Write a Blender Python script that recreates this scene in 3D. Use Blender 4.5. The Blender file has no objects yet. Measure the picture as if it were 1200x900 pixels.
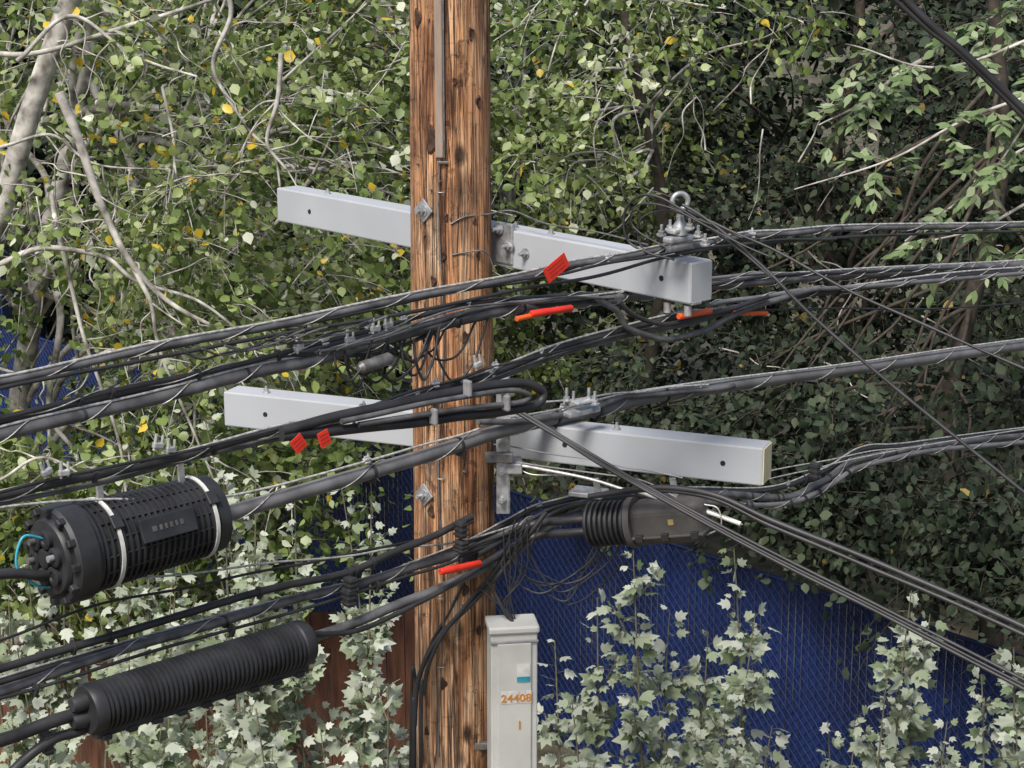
import bpy, math, random, bmesh
import numpy as np
from mathutils import Vector, Matrix, noise as mnoise
random.seed(7); rng=np.random.default_rng(7)
scene=bpy.context.scene
COL=scene.collection
# ------------------------------------------------------------------ camera
F=2300.0; PITCH=math.radians(14); C=Vector((0,-7.5,7.0))
FW=Vector((0,math.cos(PITCH),-math.sin(PITCH))); UP=Vector((0,math.sin(PITCH),math.cos(PITCH)))
cam=bpy.data.cameras.new("camera"); camo=bpy.data.objects.new("camera",cam); COL.objects.link(camo)
camo.location=C; camo.rotation_euler=(math.radians(76),0,0); cam.lens=36*F/1200; cam.sensor_width=36
cam.clip_end=500; cam.clip_start=0.05; scene.camera=camo
# survey helpers: photo measurement -> world position on a real plane of the scene
def sdir(px,py): return Vector((1,0,0))*((px-600)/F)+UP*((450-py)/F)+FW
def at_z(px,py,z):
    d=sdir(px,py); return C+d*((z-C.z)/d.z)
def on(px,py,pl,off=0.0):
    x0,y0,m=pl; d=sdir(px,py); return C+d*((y0+off-m*x0-C.y)/(d.y-m*d.x))
PA=(.55,-.62,.907)     # vertical plane of the upper cable run
PB=(.05,-.08,.907)     # lower/mid cable run
PC=(.05,-.02,.907)
PD=(.1,-.25,-.55)      # service drops coming towards the viewer
PU=(.625,-.75,-1.10)   # face of upper arm
PL=(.0,.06,-.40)       # face of lower arm
def Y(y): return (0,y,0)
# ------------------------------------------------------------------ materials
def newmat(name):
    m=bpy.data.materials.new(name); m.use_nodes=True; nt=m.node_tree
    return m,nt,nt.nodes['Principled BSDF']
def mat(name,c,rough=.6,metal=0.,var=.25,scale=20,bump=.0,c2=None,stretch=(1,1,1)):
    m,nt,b=newmat(name)
    tc=nt.nodes.new('ShaderNodeTexCoord'); mp=nt.nodes.new('ShaderNodeMapping'); mp.inputs['Scale'].default_value=stretch
    n=nt.nodes.new('ShaderNodeTexNoise'); n.inputs['Scale'].default_value=scale; n.inputs['Detail'].default_value=6
    nt.links.new(tc.outputs['Object'],mp.inputs[0]); nt.links.new(mp.outputs[0],n.inputs['Vector'])
    r=nt.nodes.new('ShaderNodeValToRGB'); a=[max(0,x*(1-var)) for x in c]; z=[min(1,x*(1+var)) for x in (c2 or c)]
    r.color_ramp.elements[0].position=.32; r.color_ramp.elements[1].position=.68
    r.color_ramp.elements[0].color=(*a,1); r.color_ramp.elements[1].color=(*z,1)
    nt.links.new(n.outputs['Fac'],r.inputs[0]); nt.links.new(r.outputs[0],b.inputs['Base Color'])
    b.inputs['Roughness'].default_value=rough; b.inputs['Metallic'].default_value=metal
    if bump:
        bp=nt.nodes.new('ShaderNodeBump'); bp.inputs['Strength'].default_value=bump; bp.inputs['Distance'].default_value=.01
        nt.links.new(n.outputs['Fac'],bp.inputs['Height']); nt.links.new(bp.outputs[0],b.inputs['Normal'])
    return m
M_BLACK=mat('black_polyethylene',(.024,.024,.026),.5,var=.45,scale=9)
M_GREY=mat('weathered_cable_sheath',(.085,.085,.09),.5,var=.5,scale=14)
M_TRUNK=mat('trunk_sheath',(.125,.125,.13),.5,var=.3,scale=10)
M_LIGHTC=mat('grey_cable',(.24,.24,.25),.5,var=.3,scale=12)
M_STEEL=mat('galvanized_steel',(.40,.41,.42),.45,.6,.35,30,.1)
M_STRAND=mat('steel_strand',(.46,.45,.43),.45,.35,.4,60)
M_ARM=mat('painted_crossarm',(.355,.375,.40),.8,0,.07,2.4,.0)
M_END=mat('arm_end_grain',(.58,.53,.33),.8,0,.12,25)
M_ALU=mat('aluminium',(.55,.55,.55),.38,.5,.25,30)
M_RED=mat('red_tag',(.62,.03,.015),.5,0,.12,20)
M_ORANGE=mat('orange_sleeve',(.66,.10,.02),.5,0,.12,20)
M_PVC=mat('grey_pvc',(.43,.44,.42),.5,0,.10,5,c2=(.47,.47,.44))
M_WHITE=mat('white_strap',(.55,.55,.53),.5,0,.15,20)
M_CLOS=mat('closure_plastic',(.021,.022,.025),.5,0,.4,12)
M_CLOS2=mat('closure_plastic_faded',(.065,.062,.058),.6,0,.3,10)
M_TEAL=mat('teal_sticker',(.02,.25,.33),.5)
M_YEL=mat('orange_digits',(.55,.22,.03),.5)
M_CYAN=mat('cyan_wire',(.05,.35,.5),.4)
M_BARK=mat('pale_bark',(.22,.20,.17),.9,0,.5,9,.3,c2=(.40,.385,.35))
M_BARKD=mat('dark_bark',(.05,.04,.03),.9,0,.4,18,.4)
M_STEM=mat('green_stem',(.14,.13,.08),.8,0,.3,20)
M_GALVF=mat('blue_vinyl_wire',(.012,.032,.13),.5,0,.2,10)
M_BLUE=mat('blue_privacy_slat',(.003,.014,.075),.6,0,.5,1.4)
M_SHED=mat('blue_sheet_metal',(.006,.035,.16),.5,0,.3,2)
M_BOARD=mat('cedar_board',(.12,.05,.028),.85,0,.45,6,.2,stretch=(4,4,.5))
M_DARKHOLE=mat('dark_hole',(.01,.01,.01),.9)
M_DARKSTEEL=mat('dull_steel',(.15,.15,.15),.5,.4,.4,30)
M_PRINT=mat('tag_print',(.2,.015,.015),.6)
M_KNOT=mat('knot_wood',(.05,.022,.012),.8,0,.5,40,.4)

def pole_mat():
    m,nt,b=newmat('weathered_pole_wood'); N=nt.nodes; L=nt.links
    tc=N.new('ShaderNodeTexCoord')
    def noise(sc,scale,detail=8,dist=0):
        mp=N.new('ShaderNodeMapping'); mp.inputs['Scale'].default_value=sc; L.new(tc.outputs['Object'],mp.inputs[0])
        n=N.new('ShaderNodeTexNoise'); n.inputs['Scale'].default_value=scale; n.inputs['Detail'].default_value=detail
        n.inputs['Distortion'].default_value=dist; L.new(mp.outputs[0],n.inputs['Vector']); return n
    def ramp(src,els):
        r=N.new('ShaderNodeValToRGB'); e=r.color_ramp.elements
        e[0].position,e[0].color=els[0][0],(*els[0][1],1); e[1].position,e[1].color=els[-1][0],(*els[-1][1],1)
        for p,c in els[1:-1]:
            q=e.new(p); q.color=(*c,1)
        L.new(src,r.inputs[0]); return r
    def mul(a,c,f=1.,mode='MULTIPLY'):
        x=N.new('ShaderNodeMixRGB'); x.blend_type=mode; x.inputs[0].default_value=f
        L.new(a,x.inputs[1]); L.new(c,x.inputs[2]); return x
    g1=noise((11,11,.9),1.5,10,1.0); base=ramp(g1.outputs['Fac'],[(.27,(.20,.085,.045)),(.40,(.42,.19,.085)),(.50,(.58,.30,.145)),(.60,(.62,.38,.22)),(.76,(.64,.49,.36))])
    g2=noise((80,80,2.6),1.5,8,.5); gr=ramp(g2.outputs['Fac'],[(.34,(.45,.41,.38)),(.54,(1,1,1))])
    cr=noise((20,20,.55),1.2,5,.8); crr=ramp(cr.outputs['Fac'],[(.0,(1,1,1)),(.478,(1,1,1)),(.5,(.08,.06,.05)),(.522,(1,1,1)),(1.,(1,1,1))])
    cq=noise((34,34,.9),1.1,5,.6); cqr=ramp(cq.outputs['Fac'],[(.0,(1,1,1)),(.435,(1,1,1)),(.45,(.2,.15,.12)),(.465,(1,1,1)),(1.,(1,1,1))])
    st=noise((3.2,3.2,1.3),1.6,8,1.2); str_=ramp(st.outputs['Fac'],[(.36,(.42,.36,.34)),(.51,(1,1,1))])
    wp=noise((9,9,5),1.5,8,.5); wpr=ramp(wp.outputs['Fac'],[(.32,(.25,.20,.18)),(.42,(1,1,1))])
    hz=noise((5,5,14),1.3,6,1.5); hzr=ramp(hz.outputs['Fac'],[(.0,(1,1,1)),(.355,(1,1,1)),(.37,(.25,.2,.17)),(.385,(1,1,1)),(1,(1,1,1))])
    mp=N.new('ShaderNodeMapping'); mp.inputs['Scale'].default_value=(5,5,2.6); L.new(tc.outputs['Object'],mp.inputs[0])
    v=N.new('ShaderNodeTexVoronoi'); v.inputs['Scale'].default_value=1.3; L.new(mp.outputs[0],v.inputs['Vector'])
    vr=ramp(v.outputs['Distance'],[(.08,(.06,.04,.03)),(.19,(1,1,1))])
    x=base
    for q,f in ((gr,.75),(crr,.95),(cqr,.8),(str_,.8),(wpr,.8),(hzr,.8),(vr,.9)): x=mul(x.outputs[0],q.outputs[0],f)
    L.new(x.outputs[0],b.inputs['Base Color']); b.inputs['Roughness'].default_value=.85
    h=mul(gr.outputs[0],crr.outputs[0],1.); h=mul(h.outputs[0],cqr.outputs[0],.8); h=mul(h.outputs[0],wpr.outputs[0],.6)
    bp=N.new('ShaderNodeBump'); bp.inputs['Strength'].default_value=1.; bp.inputs['Distance'].default_value=.015
    L.new(h.outputs[0],bp.inputs['Height']); L.new(bp.outputs[0],b.inputs['Normal'])
    return m
M_POLE=pole_mat()
def leafmat(name,stops,rough=.45,trans=.3):
    m,nt,b=newmat(name); N=nt.nodes; L=nt.links
    a=N.new('ShaderNodeAttribute'); a.attribute_name='shade'
    r=N.new('ShaderNodeValToRGB'); e=r.color_ramp.elements
    e[0].position,e[0].color=stops[0][0],(*stops[0][1],1); e[1].position,e[1].color=stops[-1][0],(*stops[-1][1],1)
    for p,c in stops[1:-1]:
        q=e.new(p); q.color=(*c,1)
    L.new(a.outputs['Fac'],r.inputs[0]); L.new(r.outputs[0],b.inputs['Base Color']); b.inputs['Roughness'].default_value=rough
    if trans:
        t=N.new('ShaderNodeBsdfTranslucent'); L.new(r.outputs[0],t.inputs['Color'])
        mx=N.new('ShaderNodeMixShader'); mx.inputs[0].default_value=trans
        L.new(b.outputs[0],mx.inputs[1]); L.new(t.outputs[0],mx.inputs[2]); L.new(mx.outputs[0],N['Material Output'].inputs[0])
    return m
L_POP=leafmat('poplar_leaf',[(0,(.05,.08,.018)),(.3,(.125,.185,.045)),(.6,(.225,.29,.09)),(.8,(.34,.40,.18)),(.91,(.50,.54,.38)),(.965,(.58,.61,.48)),(.975,(.55,.38,.03)),(1,(.6,.45,.04))],.45,.25)
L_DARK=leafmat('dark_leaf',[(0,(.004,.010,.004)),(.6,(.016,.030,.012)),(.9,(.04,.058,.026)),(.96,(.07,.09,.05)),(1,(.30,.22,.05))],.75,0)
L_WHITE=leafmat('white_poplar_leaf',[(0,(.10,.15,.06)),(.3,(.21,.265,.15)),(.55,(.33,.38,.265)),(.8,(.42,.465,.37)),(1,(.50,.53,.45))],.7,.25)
L_ASH=leafmat('compound_leaf',[(0,(.08,.13,.045)),(.6,(.17,.24,.10)),(1,(.32,.37,.23))],.5,.2)
# ------------------------------------------------------------------ object helpers
def empty(name,parent=None):
    e=bpy.data.objects.new(name,None); e.empty_display_size=.1; COL.objects.link(e)
    if parent: e.parent=parent
    return e
def obj(name,me,parent=None,m=None):
    o=bpy.data.objects.new(name,me); COL.objects.link(o)
    if parent: o.parent=parent
    if m: me.materials.append(m)
    return o
def catmull(P,n=10):
    P=[Vector(p) for p in P]; 
    if len(P)==2:
        return [P[0].lerp(P[1],i/ (n*2)) for i in range(n*2+1)]
    Q=[P[0]*2-P[1]]+P+[P[-1]*2-P[-2]]; out=[]
    for i in range(1,len(Q)-2):
        a,b,c,d=Q[i-1:i+3]
        for j in range(n):
            t=j/n; out.append(.5*((2*b)+(c-a)*t+(2*a-5*b+4*c-d)*t*t+(3*b-a-3*c+d)*t**3))
    out.append(P[-1]); return out
def curve(name,pts,r,m,parent,res=3,taper=None,cyclic=False):
    cu=bpy.data.curves.new(name,'CURVE'); cu.dimensions='3D'; cu.bevel_depth=r; cu.bevel_resolution=res; cu.use_fill_caps=True
    s=cu.splines.new('POLY'); s.points.add(len(pts)-1); s.use_cyclic_u=cyclic
    for i,p in enumerate(pts):
        s.points[i].co=(*p,1)
        if taper: s.points[i].radius=taper[0]+(taper[1]-taper[0])*i/(len(pts)-1)
    o=bpy.data.objects.new(name,cu); COL.objects.link(o); o.parent=parent; cu.materials.append(m); return o
def frames(pts):
    out=[]
    for i in range(len(pts)):
        t=(pts[min(i+1,len(pts)-1)]-pts[max(i-1,0)]).normalized()
        s=t.cross(Vector((0,0,1))).normalized(); u=s.cross(t); out.append((t,s,u))
    return out
def lash(name,pts,rad,pitch,parent,m=None,rw=.0018):
    fr=frames(pts); out=[]; L=0; ph=random.random()*6
    for i in range(len(pts)-1):
        seg=(pts[i+1]-pts[i]).length; k=max(2,int(seg/pitch*12))
        for j in range(k):
            a=ph+(L+seg*j/k)/pitch*2*math.pi; p=pts[i].lerp(pts[i+1],j/k); t,s,u=fr[i]
            out.append(p+s*math.cos(a)*rad+u*math.sin(a)*rad)
        L+=seg
    return curve(name,out,rw,m or M_STRAND,parent,1)
def wob(pts,a=.004):
    p1,p2=random.random()*6,random.random()*6
    return [p+Vector((0,math.cos(i*.5+p2)*a,math.sin(i*.37+p1)*a)) for i,p in enumerate(pts)]
def cable(pp,pl,dia,m,parent,name='cable',strand=False,lsh=0,wobble=.003,off=0,back=None):
    """back=(px0,px1,dy): the run passes dy further back between px0 and px1 (under the arm)"""
    P=[]
    for q in pp:
        o=off+(q[2] if len(q)>2 else 0)
        if back: o+=back[2]*min(1,max(0,(q[0]-back[0])/(back[1]-back[0])))
        P.append(on(q[0],q[1],pl,o))
    pts=wob(catmull(P,12),wobble); curve(name,pts,dia/2,m,parent)
    if strand:
        sp=[p+Vector((0,0,dia/2+.005)) for p in pts]; curve('messenger_strand',sp,.0042,M_STRAND,parent,2)
    if lsh: lash('lashing_wire',pts,dia/2+.003,lsh,parent)
    return pts
def mesh_box(name,c,ax,dims,m,parent,bevel=.004):
    vs=[]
    for sx in(-1,1):
        for sy in(-1,1):
            for sz in(-1,1): vs.append(Vector(c)+ax[0]*sx*dims[0]/2+ax[1]*sy*dims[1]/2+ax[2]*sz*dims[2]/2)
    fs=[(0,1,3,2),(4,6,7,5),(0,4,5,1),(2,3,7,6),(0,2,6,4),(1,5,7,3)]
    me=bpy.data.meshes.new(name); me.from_pydata(vs,[],fs)
    bm=bmesh.new(); bm.from_mesh(me); bmesh.ops.recalc_face_normals(bm,faces=bm.faces); bm.to_mesh(me); bm.free()
    o=obj(name,me,parent,m)
    if bevel:
        b=o.modifiers.new('b','BEVEL'); b.width=bevel; b.segments=2
    return o
def axes(t,up=Vector((0,0,1))):
    t=Vector(t).normalized(); s=t.cross(up)
    if s.length<1e-4: s=t.cross(Vector((0,1,0)))
    s.normalize(); return (t,s,s.cross(t))
RUN=axes(Vector((.74,.67,0)))
WORLD=(Vector((1,0,0)),Vector((0,1,0)),Vector((0,0,1)))
def lathe(name,P0,P1,prof,m,parent,seg=40,smooth=True):
    t,s,u=axes(P1-P0); vs=[];fs=[]
    for f,r in prof:
        c=P0.lerp(P1,f)
        for k in range(seg):
            a=2*math.pi*k/seg; vs.append(c+s*math.cos(a)*r+u*math.sin(a)*r)
    for i in range(len(prof)-1):
        for k in range(seg):
            a=i*seg+k; b=i*seg+(k+1)%seg; fs.append((a,b,b+seg,a+seg))
    fs.append(tuple(range(seg))); fs.append(tuple(range((len(prof)-1)*seg,len(prof)*seg)))
    me=bpy.data.meshes.new(name); me.from_pydata(vs,[],fs)
    bm=bmesh.new(); bm.from_mesh(me); bmesh.ops.recalc_face_normals(bm,faces=bm.faces); bm.to_mesh(me); bm.free()
    o=obj(name,me,parent,m)
    if smooth:
        me.polygons.foreach_set('use_smooth',[True]*len(me.polygons))
        try: me.set_sharp_from_angle(angle=math.radians(35))
        except Exception: pass
    return o
def rod(name,a,b,r,m,parent,seg=16): return lathe(name,a,b,[(0,r),(1,r)],m,parent,seg)
def bolt(p,d,r,parent,L=.03,m=None):
    m=m or M_STEEL; d=Vector(d).normalized()
    rod('washer',p,p+d*.005,r*1.7,m,parent,20); rod('nut',p+d*.005,p+d*.018,r*1.15,m,parent,6); rod('bolt_shank',p+d*.018,p+d*(.018+L),r*.55,m,parent,10)
def clamp(pts,f,parent,size=.035,m=None):
    i=int(f*(len(pts)-1)); t,s,u=frames(pts)[i]; p=pts[i]; m=m or M_ALU
    t2=(t*.9+s*random.uniform(-.4,.4)).normalized(); s2=t2.cross(u).normalized()
    mesh_box('clamp_body',p+u*size*.25,(t2,s2,u),(size*1.1,size*.6,size*.35),m,parent,.003)
    mesh_box('clamp_plate',p-u*size*.15,(t2,s2,u),(size*.9,size*.7,size*.25),m,parent,.003)
    rod('clamp_bolt',p-u*size*.4+t*size*.2,p+u*size*.95+t*size*.2,size*.12,m,parent,8); rod('clamp_nut',p+u*size*.45+t*size*.2,p+u*size*.68+t*size*.2,size*.24,m,parent,6)
    rod('clamp_nut',p+u*size*.45-t*size*.25,p+u*size*.66-t*size*.25,size*.2,m,parent,6)
def tie(pts,f,rad,parent,m=None,w=.010):
    i=int(f*(len(pts)-1)); t,s,u=frames(pts)[i]; p=pts[i]
    lathe('cable_tie',p-t*w/2,p+t*w/2,[(0,rad),(1,rad)],m or M_BLACK,parent,16)
    mesh_box('tie_spacer',p-u*rad*.9,(t,s,u),(w*1.4,rad*.8,rad*.9),m or M_BLACK,parent,.002)
def build_mesh(name,V,loops,starts,m,parent,shade=None,smooth=False):
    me=bpy.data.meshes.new(name); me.vertices.add(len(V)); me.vertices.foreach_set('co',V.astype(np.float32).ravel())
    me.loops.add(len(loops)); me.loops.foreach_set('vertex_index',loops.astype(np.int32))
    me.polygons.add(len(starts)); me.polygons.foreach_set('loop_start',starts.astype(np.int32))
    if smooth: me.polygons.foreach_set('use_smooth',np.ones(len(starts),dtype=bool))
    me.update(calc_edges=True)
    if shade is not None:
        at=me.attributes.new('shade','FLOAT','FACE'); at.data.foreach_set('value',shade.astype(np.float32))
    return obj(name,me,parent,m)
def nrmz(a): return a/np.maximum(np.linalg.norm(a,axis=-1,keepdims=True),1e-9)
def tubes(name,P,R,m,parent,k=4):
    n,s,_=P.shape; T=nrmz(np.gradient(P,axis=1)); ref=np.array([.3,.2,1.]); S=nrmz(np.cross(T,ref)); U=np.cross(S,T)
    a=np.arange(k)*2*np.pi/k
    V=P[:,:,None,:]+R[:,:,None,None]*(S[:,:,None,:]*np.cos(a)[None,None,:,None]+U[:,:,None,:]*np.sin(a)[None,None,:,None])
    idx=np.arange(n*s*k).reshape(n,s,k); A=idx[:,:-1]; B=idx[:,1:]
    q=np.stack([A,np.roll(A,-1,axis=2),np.roll(B,-1,axis=2),B],axis=-1).reshape(-1)
    return build_mesh(name,V.reshape(-1,3),q,np.arange(0,len(q),4),m,parent,None,True)
OV=np.array([(0,0,0),(.34,.22,-.06),(.36,.52,-.08),(0,1,-.05),(-.36,.52,-.08),(-.34,.22,-.06)])
OVP=[[0,1,2,3],[0,3,4,5]]
LB=np.array([(0,0,0),(.26,.03,-.05),(.50,.26,-.10),(.31,.38,-.04),(.42,.66,-.10),(.17,.68,-.03),(0,1.02,-.12),(-.17,.68,-.03),(-.42,.66,-.10),(-.31,.38,-.04),(-.50,.26,-.10),(-.26,.03,-.05)])
LBP=[[0,1,2,3],[0,3,4,5],[0,5,6],[0,6,7],[0,7,8,9],[0,9,10,11]]
LN=np.array([(0,0,0),(.22,.3,-.04),(.20,.62,-.05),(0,1,-.10),(-.20,.62,-.05),(-.22,.3,-.04)])
def leaves(name,pos,ax,nr,size,tmpl,polys,shade,m,parent):
    ax=nrmz(ax); sd=nrmz(np.cross(ax,nr)); nn=np.cross(sd,ax); n=len(pos); k=len(tmpl)
    g_=np.random.default_rng(n); wx=g_.uniform(.75,1.15,n)[:,None,None]; cz=g_.uniform(.3,2.6,n)[:,None,None]
    V=pos[:,None,:]+size[:,None,None]*(wx*tmpl[None,:,0,None]*sd[:,None,:]+tmpl[None,:,1,None]*ax[:,None,:]+cz*tmpl[None,:,2,None]*nn[:,None,:])
    lt=np.concatenate([np.array(p) for p in polys]); ln=np.array([len(p) for p in polys]); st=np.concatenate([[0],np.cumsum(ln)[:-1]])
    loops=(np.arange(n)[:,None]*k+lt[None,:]).ravel(); starts=(np.arange(n)[:,None]*len(lt)+st[None,:]).ravel()
    return build_mesh(name,V.reshape(-1,3),loops,starts,m,parent,np.repeat(shade,len(polys)))
# ------------------------------------------------------------------ ground
me=bpy.data.meshes.new('ground'); me.from_pydata([(-300,-300,0),(300,-300,0),(300,300,0),(-300,300,0)],[],[(0,1,2,3)])
obj('ground',me,None,mat('soil_and_mulch',(.05,.04,.028),.95,0,.5,3,.5,c2=(.09,.08,.05)))
# ------------------------------------------------------------------ utility pole
PX=-.232
pole=empty('utility_pole')
vs=[];fs=[];seg=96; zs=np.linspace(0,10.5,170)
ang=np.arange(seg)*2*np.pi/seg
cracks=[(random.random()*6.28,random.uniform(0,10),random.uniform(.5,1.8),random.uniform(.005,.013)) for _ in range(90)]
for z in zs:
    r=.152-(z-6.6)*.0052
    for a in ang:
        rr=r+.002*math.sin(3*a+z*.7)+.0015*math.sin(7*a-z*1.3)+.003*mnoise.noise(Vector((math.cos(a)*1.5,math.sin(a)*1.5,z*1.7)))
        for ca,cz,cl,cd in cracks:
            if abs(z-cz)<cl:
                da=abs((a-ca-.03*math.sin(z*3+cz)+math.pi)%(2*math.pi)-math.pi)
                if da<.05: rr-=cd*(1-abs(z-cz)/cl)*(1-da/.05)
        vs.append((PX+rr*math.cos(a),rr*math.sin(a),z))
for i in range(len(zs)-1):
    for k in range(seg):
        a=i*seg+k;b=i*seg+(k+1)%seg; fs.append((a,b,b+seg,a+seg))
fs.append(tuple(range((len(zs)-1)*seg,len(zs)*seg)))
me=bpy.data.meshes.new('shaft'); me.from_pydata(vs,[],fs); me.polygons.foreach_set('use_smooth',[True]*len(me.polygons)); obj('shaft',me,pole,M_POLE)
def psurf(px,py,lift=0):
    p=on(px,py,Y(-.15)); r=.152-(p.z-6.6)*.0052+lift; dx=max(-.99,min(.99,(p.x-PX)/r)); return Vector((p.x,-r*math.sqrt(1-dx*dx),p.z))
a=psurf(515,185,.006); a2=Vector((a.x,a.y,10.3)); mesh_box('ground_wire_moulding',(a+a2)/2,WORLD,(.030,.022,(a2-a).length),mat('grey_moulding',(.26,.20,.16),.75,0,.3,8,stretch=(3,3,.5)),pole,.006)
mesh_box('moulding_edge',(a+a2)/2+Vector((.018,.004,0)),WORLD,(.006,.02,(a2-a).length),M_DARKSTEEL,pole,.001)
curve('ground_wire',[Vector(psurf(517+3*math.sin(y*.02),y,.006)) for y in range(180,900,15)],.0035,M_DARKSTEEL,pole,2)
mesh_box('moulding_clip',psurf(519,190,.006),WORLD,(.04,.012,.010),M_DARKSTEEL,pole,.002)
for px,py in [(497,248),(498,582)]:
    p=psurf(px,py); n=Vector((p.x-PX,p.y,0)).normalized(); t=Vector((-n.y,n.x,0)); u=Vector((0,0,1))
    t2=(t+u).normalized(); u2=(u-t).normalized()
    mesh_box('square_washer',p+n*.006,(t2,u2,n),(.068,.068,.008),M_STEEL,pole,.003); bolt(p+n*.01,n,.014,pole,.02)
random.seed(11)
for px,py,r in [(489,22,.028),(552,40,.02),(507,165,.04),(523,255,.012),(508,330,.018),(520,300,.014),(556,260,.012),(545,395,.02),(505,600,.022),(560,300,.015),(515,640,.014),(545,690,.02),(560,740,.016),(520,800,.02),(500,860,.016),(560,120,.018),(533,95,.012)]:
    p=psurf(px,py); n=Vector((p.x-PX,p.y,0)).normalized()
    t=Vector((0,0,1)); s=n.cross(t)
    k=14; vv=[];ff=[]
    for ring,(f,h) in enumerate([(1,.001),(.75,.006),(.35,.003)]):
        for j in range(k):
            a=j*2*math.pi/k; q=r*f*(1+.25*math.sin(3*a+px)); vv.append(p+s*math.cos(a)*q*.7+t*math.sin(a)*q*1.3+n*h-n*(q*math.cos(a)*.7)**2/.3)
    for i in range(2):
        for j in range(k): ff.append((i*k+j,i*k+(j+1)%k,(i+1)*k+(j+1)%k,(i+1)*k+j))
    ff.append(tuple(range(2*k,3*k)))
    me=bpy.data.meshes.new('knot'); me.from_pydata(vv,[],ff); obj('knot',me,pole,M_KNOT)
for i in range(26):
    p=psurf(random.uniform(490,572),random.uniform(10,890)); n=Vector((p.x-PX,p.y,0)).normalized(); rod('nail',p-n*.004,p+n*.01,.004,M_DARKSTEEL,pole,8)
for py in (225,360,420,560,700,780):
    p=psurf(517,py,.01); curve('staple',catmull([p+Vector((-.012,.015,0)),p+Vector((-.011,0,0)),p+Vector((.011,0,0)),p+Vector((.012,.015,0))],4),.002,M_STEEL,pole,1)
# ------------------------------------------------------------------ crossarms
def arm(L,R,z,h,th,endm):
    a=at_z(*L,z); b=at_z(*R,z); d=(b-a).normalized(); n=Vector((-d.y,d.x,0)); 
    if n.y<0: n=-n
    u=Vector((0,0,1)); o=mesh_box('crossarm',(a+b)/2+u*h/2+n*th/2,(d,n,u),((b-a).length,th,h),M_ARM,None,.006)
    mesh_box('end_grain',b+d*.0015+u*h/2+n*th/2,(d,n,u),(.004,th-.010,h-.010),endm,o,0)
    return o,a,b,d,n
UA,ua,ub,ud,un=arm((325,259),(808,357),5.60,.148,.115,M_ARM)
LA,la,lb,ld,ln_=arm((263,499),(893,570),4.80,.150,.125,M_END)
def on_arm(o,a,d,n,s,hz,kind):
    p=a+d*s+Vector((0,0,hz)); 
    if kind=='h': lathe('drill_hole',p+n*.001,p-n*.002,[(0,.011),(1,.010)],M_DARKHOLE,o,16)
    else: bolt(p,-n,.012,o,.02)
for s,h,k in [(.24,.07,'h'),(1.98,.09,'h'),(1.62,.07,'b'),(2.33,.075,'h'),(1.38,.08,'b')]: on_arm(UA,ua,ud,un,s,h,k)
for s,h,k in [(.2,.07,'h'),(.62,.07,'h'),(1.55,.08,'h'),(2.2,.075,'h')]: on_arm(LA,la,ld,ln_,s,h,k)
for s in (.18,1.75): bolt(la+ld*s+ln_*.05+Vector((0,0,.15)),(0,0,1),.010,LA,.012)
for s in (.3,1.5,1.7): bolt(ua+ud*s+un*.055+Vector((0,0,.148)),(0,0,1),.008,UA,.006)
mesh_box('gain_plate',on(592,285,PU,.02),(ud,un,WORLD[2]),(.10,.02,.16),M_STEEL,UA,.006)
for px,py in [(585,268),(597,288)]: bolt(on(px,py,PU,-.0),-un,.014,UA,.02)
curve('arm_tie_wire',catmull([psurf(528,262,.006),psurf(545,254,.006),psurf(572,254,.01)]+[on(600,247,PU),on(640,262,PU),on(700,272,PU),on(760,287,PU)],8),.003,M_DARKSTEEL,UA,2)
curve('arm_tie_wire',catmull([psurf(530,298,.006),psurf(560,294,.02),psurf(572,300,.03),on(580,320,Y(-.12))],8),.003,M_DARKSTEEL,UA,2)
brk=empty('cable_bracket')
p1=on(589,438,Y(-.10)); p2=on(589,602,Y(-.10)); mesh_box('upright',(p1+p2)/2,WORLD,(.05,.012,p1.z-p2.z),M_STEEL,brk,.003)
mesh_box('flange',(p1+p2)/2+Vector((.025,.03,0)),WORLD,(.008,.06,p1.z-p2.z),M_STEEL,brk,.002)
mesh_box('crosspiece',on(585,536,Y(-.12)),WORLD,(.11,.03,.04),M_DARKSTEEL,brk,.004)
for py in (455,520,552,585): bolt(on(588,py,Y(-.107)),(0,-1,0),.011,brk,.02)
mesh_box('stand_off',on(600,545,Y(-.05)),WORLD,(.08,.12,.045),M_STEEL,brk,.006)
hw=empty('dead_end_hardware')
def top(px,py,off=0): return on(px,py,PU,off)
q=top(797,236,-.02)
R=.028; curve('eye_ring',[q+Vector((math.cos(a)*R,.3*math.cos(a)*R,math.sin(a)*R)) for a in np.linspace(0,2*math.pi,29)[:-1]],.009,M_STEEL,hw,3,cyclic=True)
lathe('eye_shank',top(797,275,-.02),top(797,246,-.02),[(0,.026),(.4,.024),(.6,.014),(1,.012)],M_STEEL,hw,16)
mesh_box('clamp_block',top(795,280,-.03),RUN,(.12,.045,.025),M_STEEL,hw,.008)
mesh_box('clamp_block_upper',top(795,270,-.03),RUN,(.08,.04,.018),M_ALU,hw,.006)
for px,py in [(775,276),(785,270),(808,268),(818,277),(826,287)]: bolt(top(px,py,-.05),(0,-.2,1),.010,hw,.022)
mesh_box('clamp_jaw',top(800,290,-.05),RUN,(.15,.025,.02),M_DARKSTEEL,hw,.006)
for px,py in [(782,360),(806,364)]:
    rod('under_arm_clevis',top(px,py-6,.05),top(px,py+6,.05),.014,M_STEEL,hw,12)
mesh_box('under_arm_plate',top(800,352,.07),(ud,un,WORLD[2]),(.14,.05,.012),M_STEEL,hw,.003)
hw2=empty('suspension_clamp')
for px,py in [(664,458),(672,462),(690,458),(697,462)]: bolt(on(px,py+12,PL,-.02),(0,0,1),.011,hw2,.035)
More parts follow.
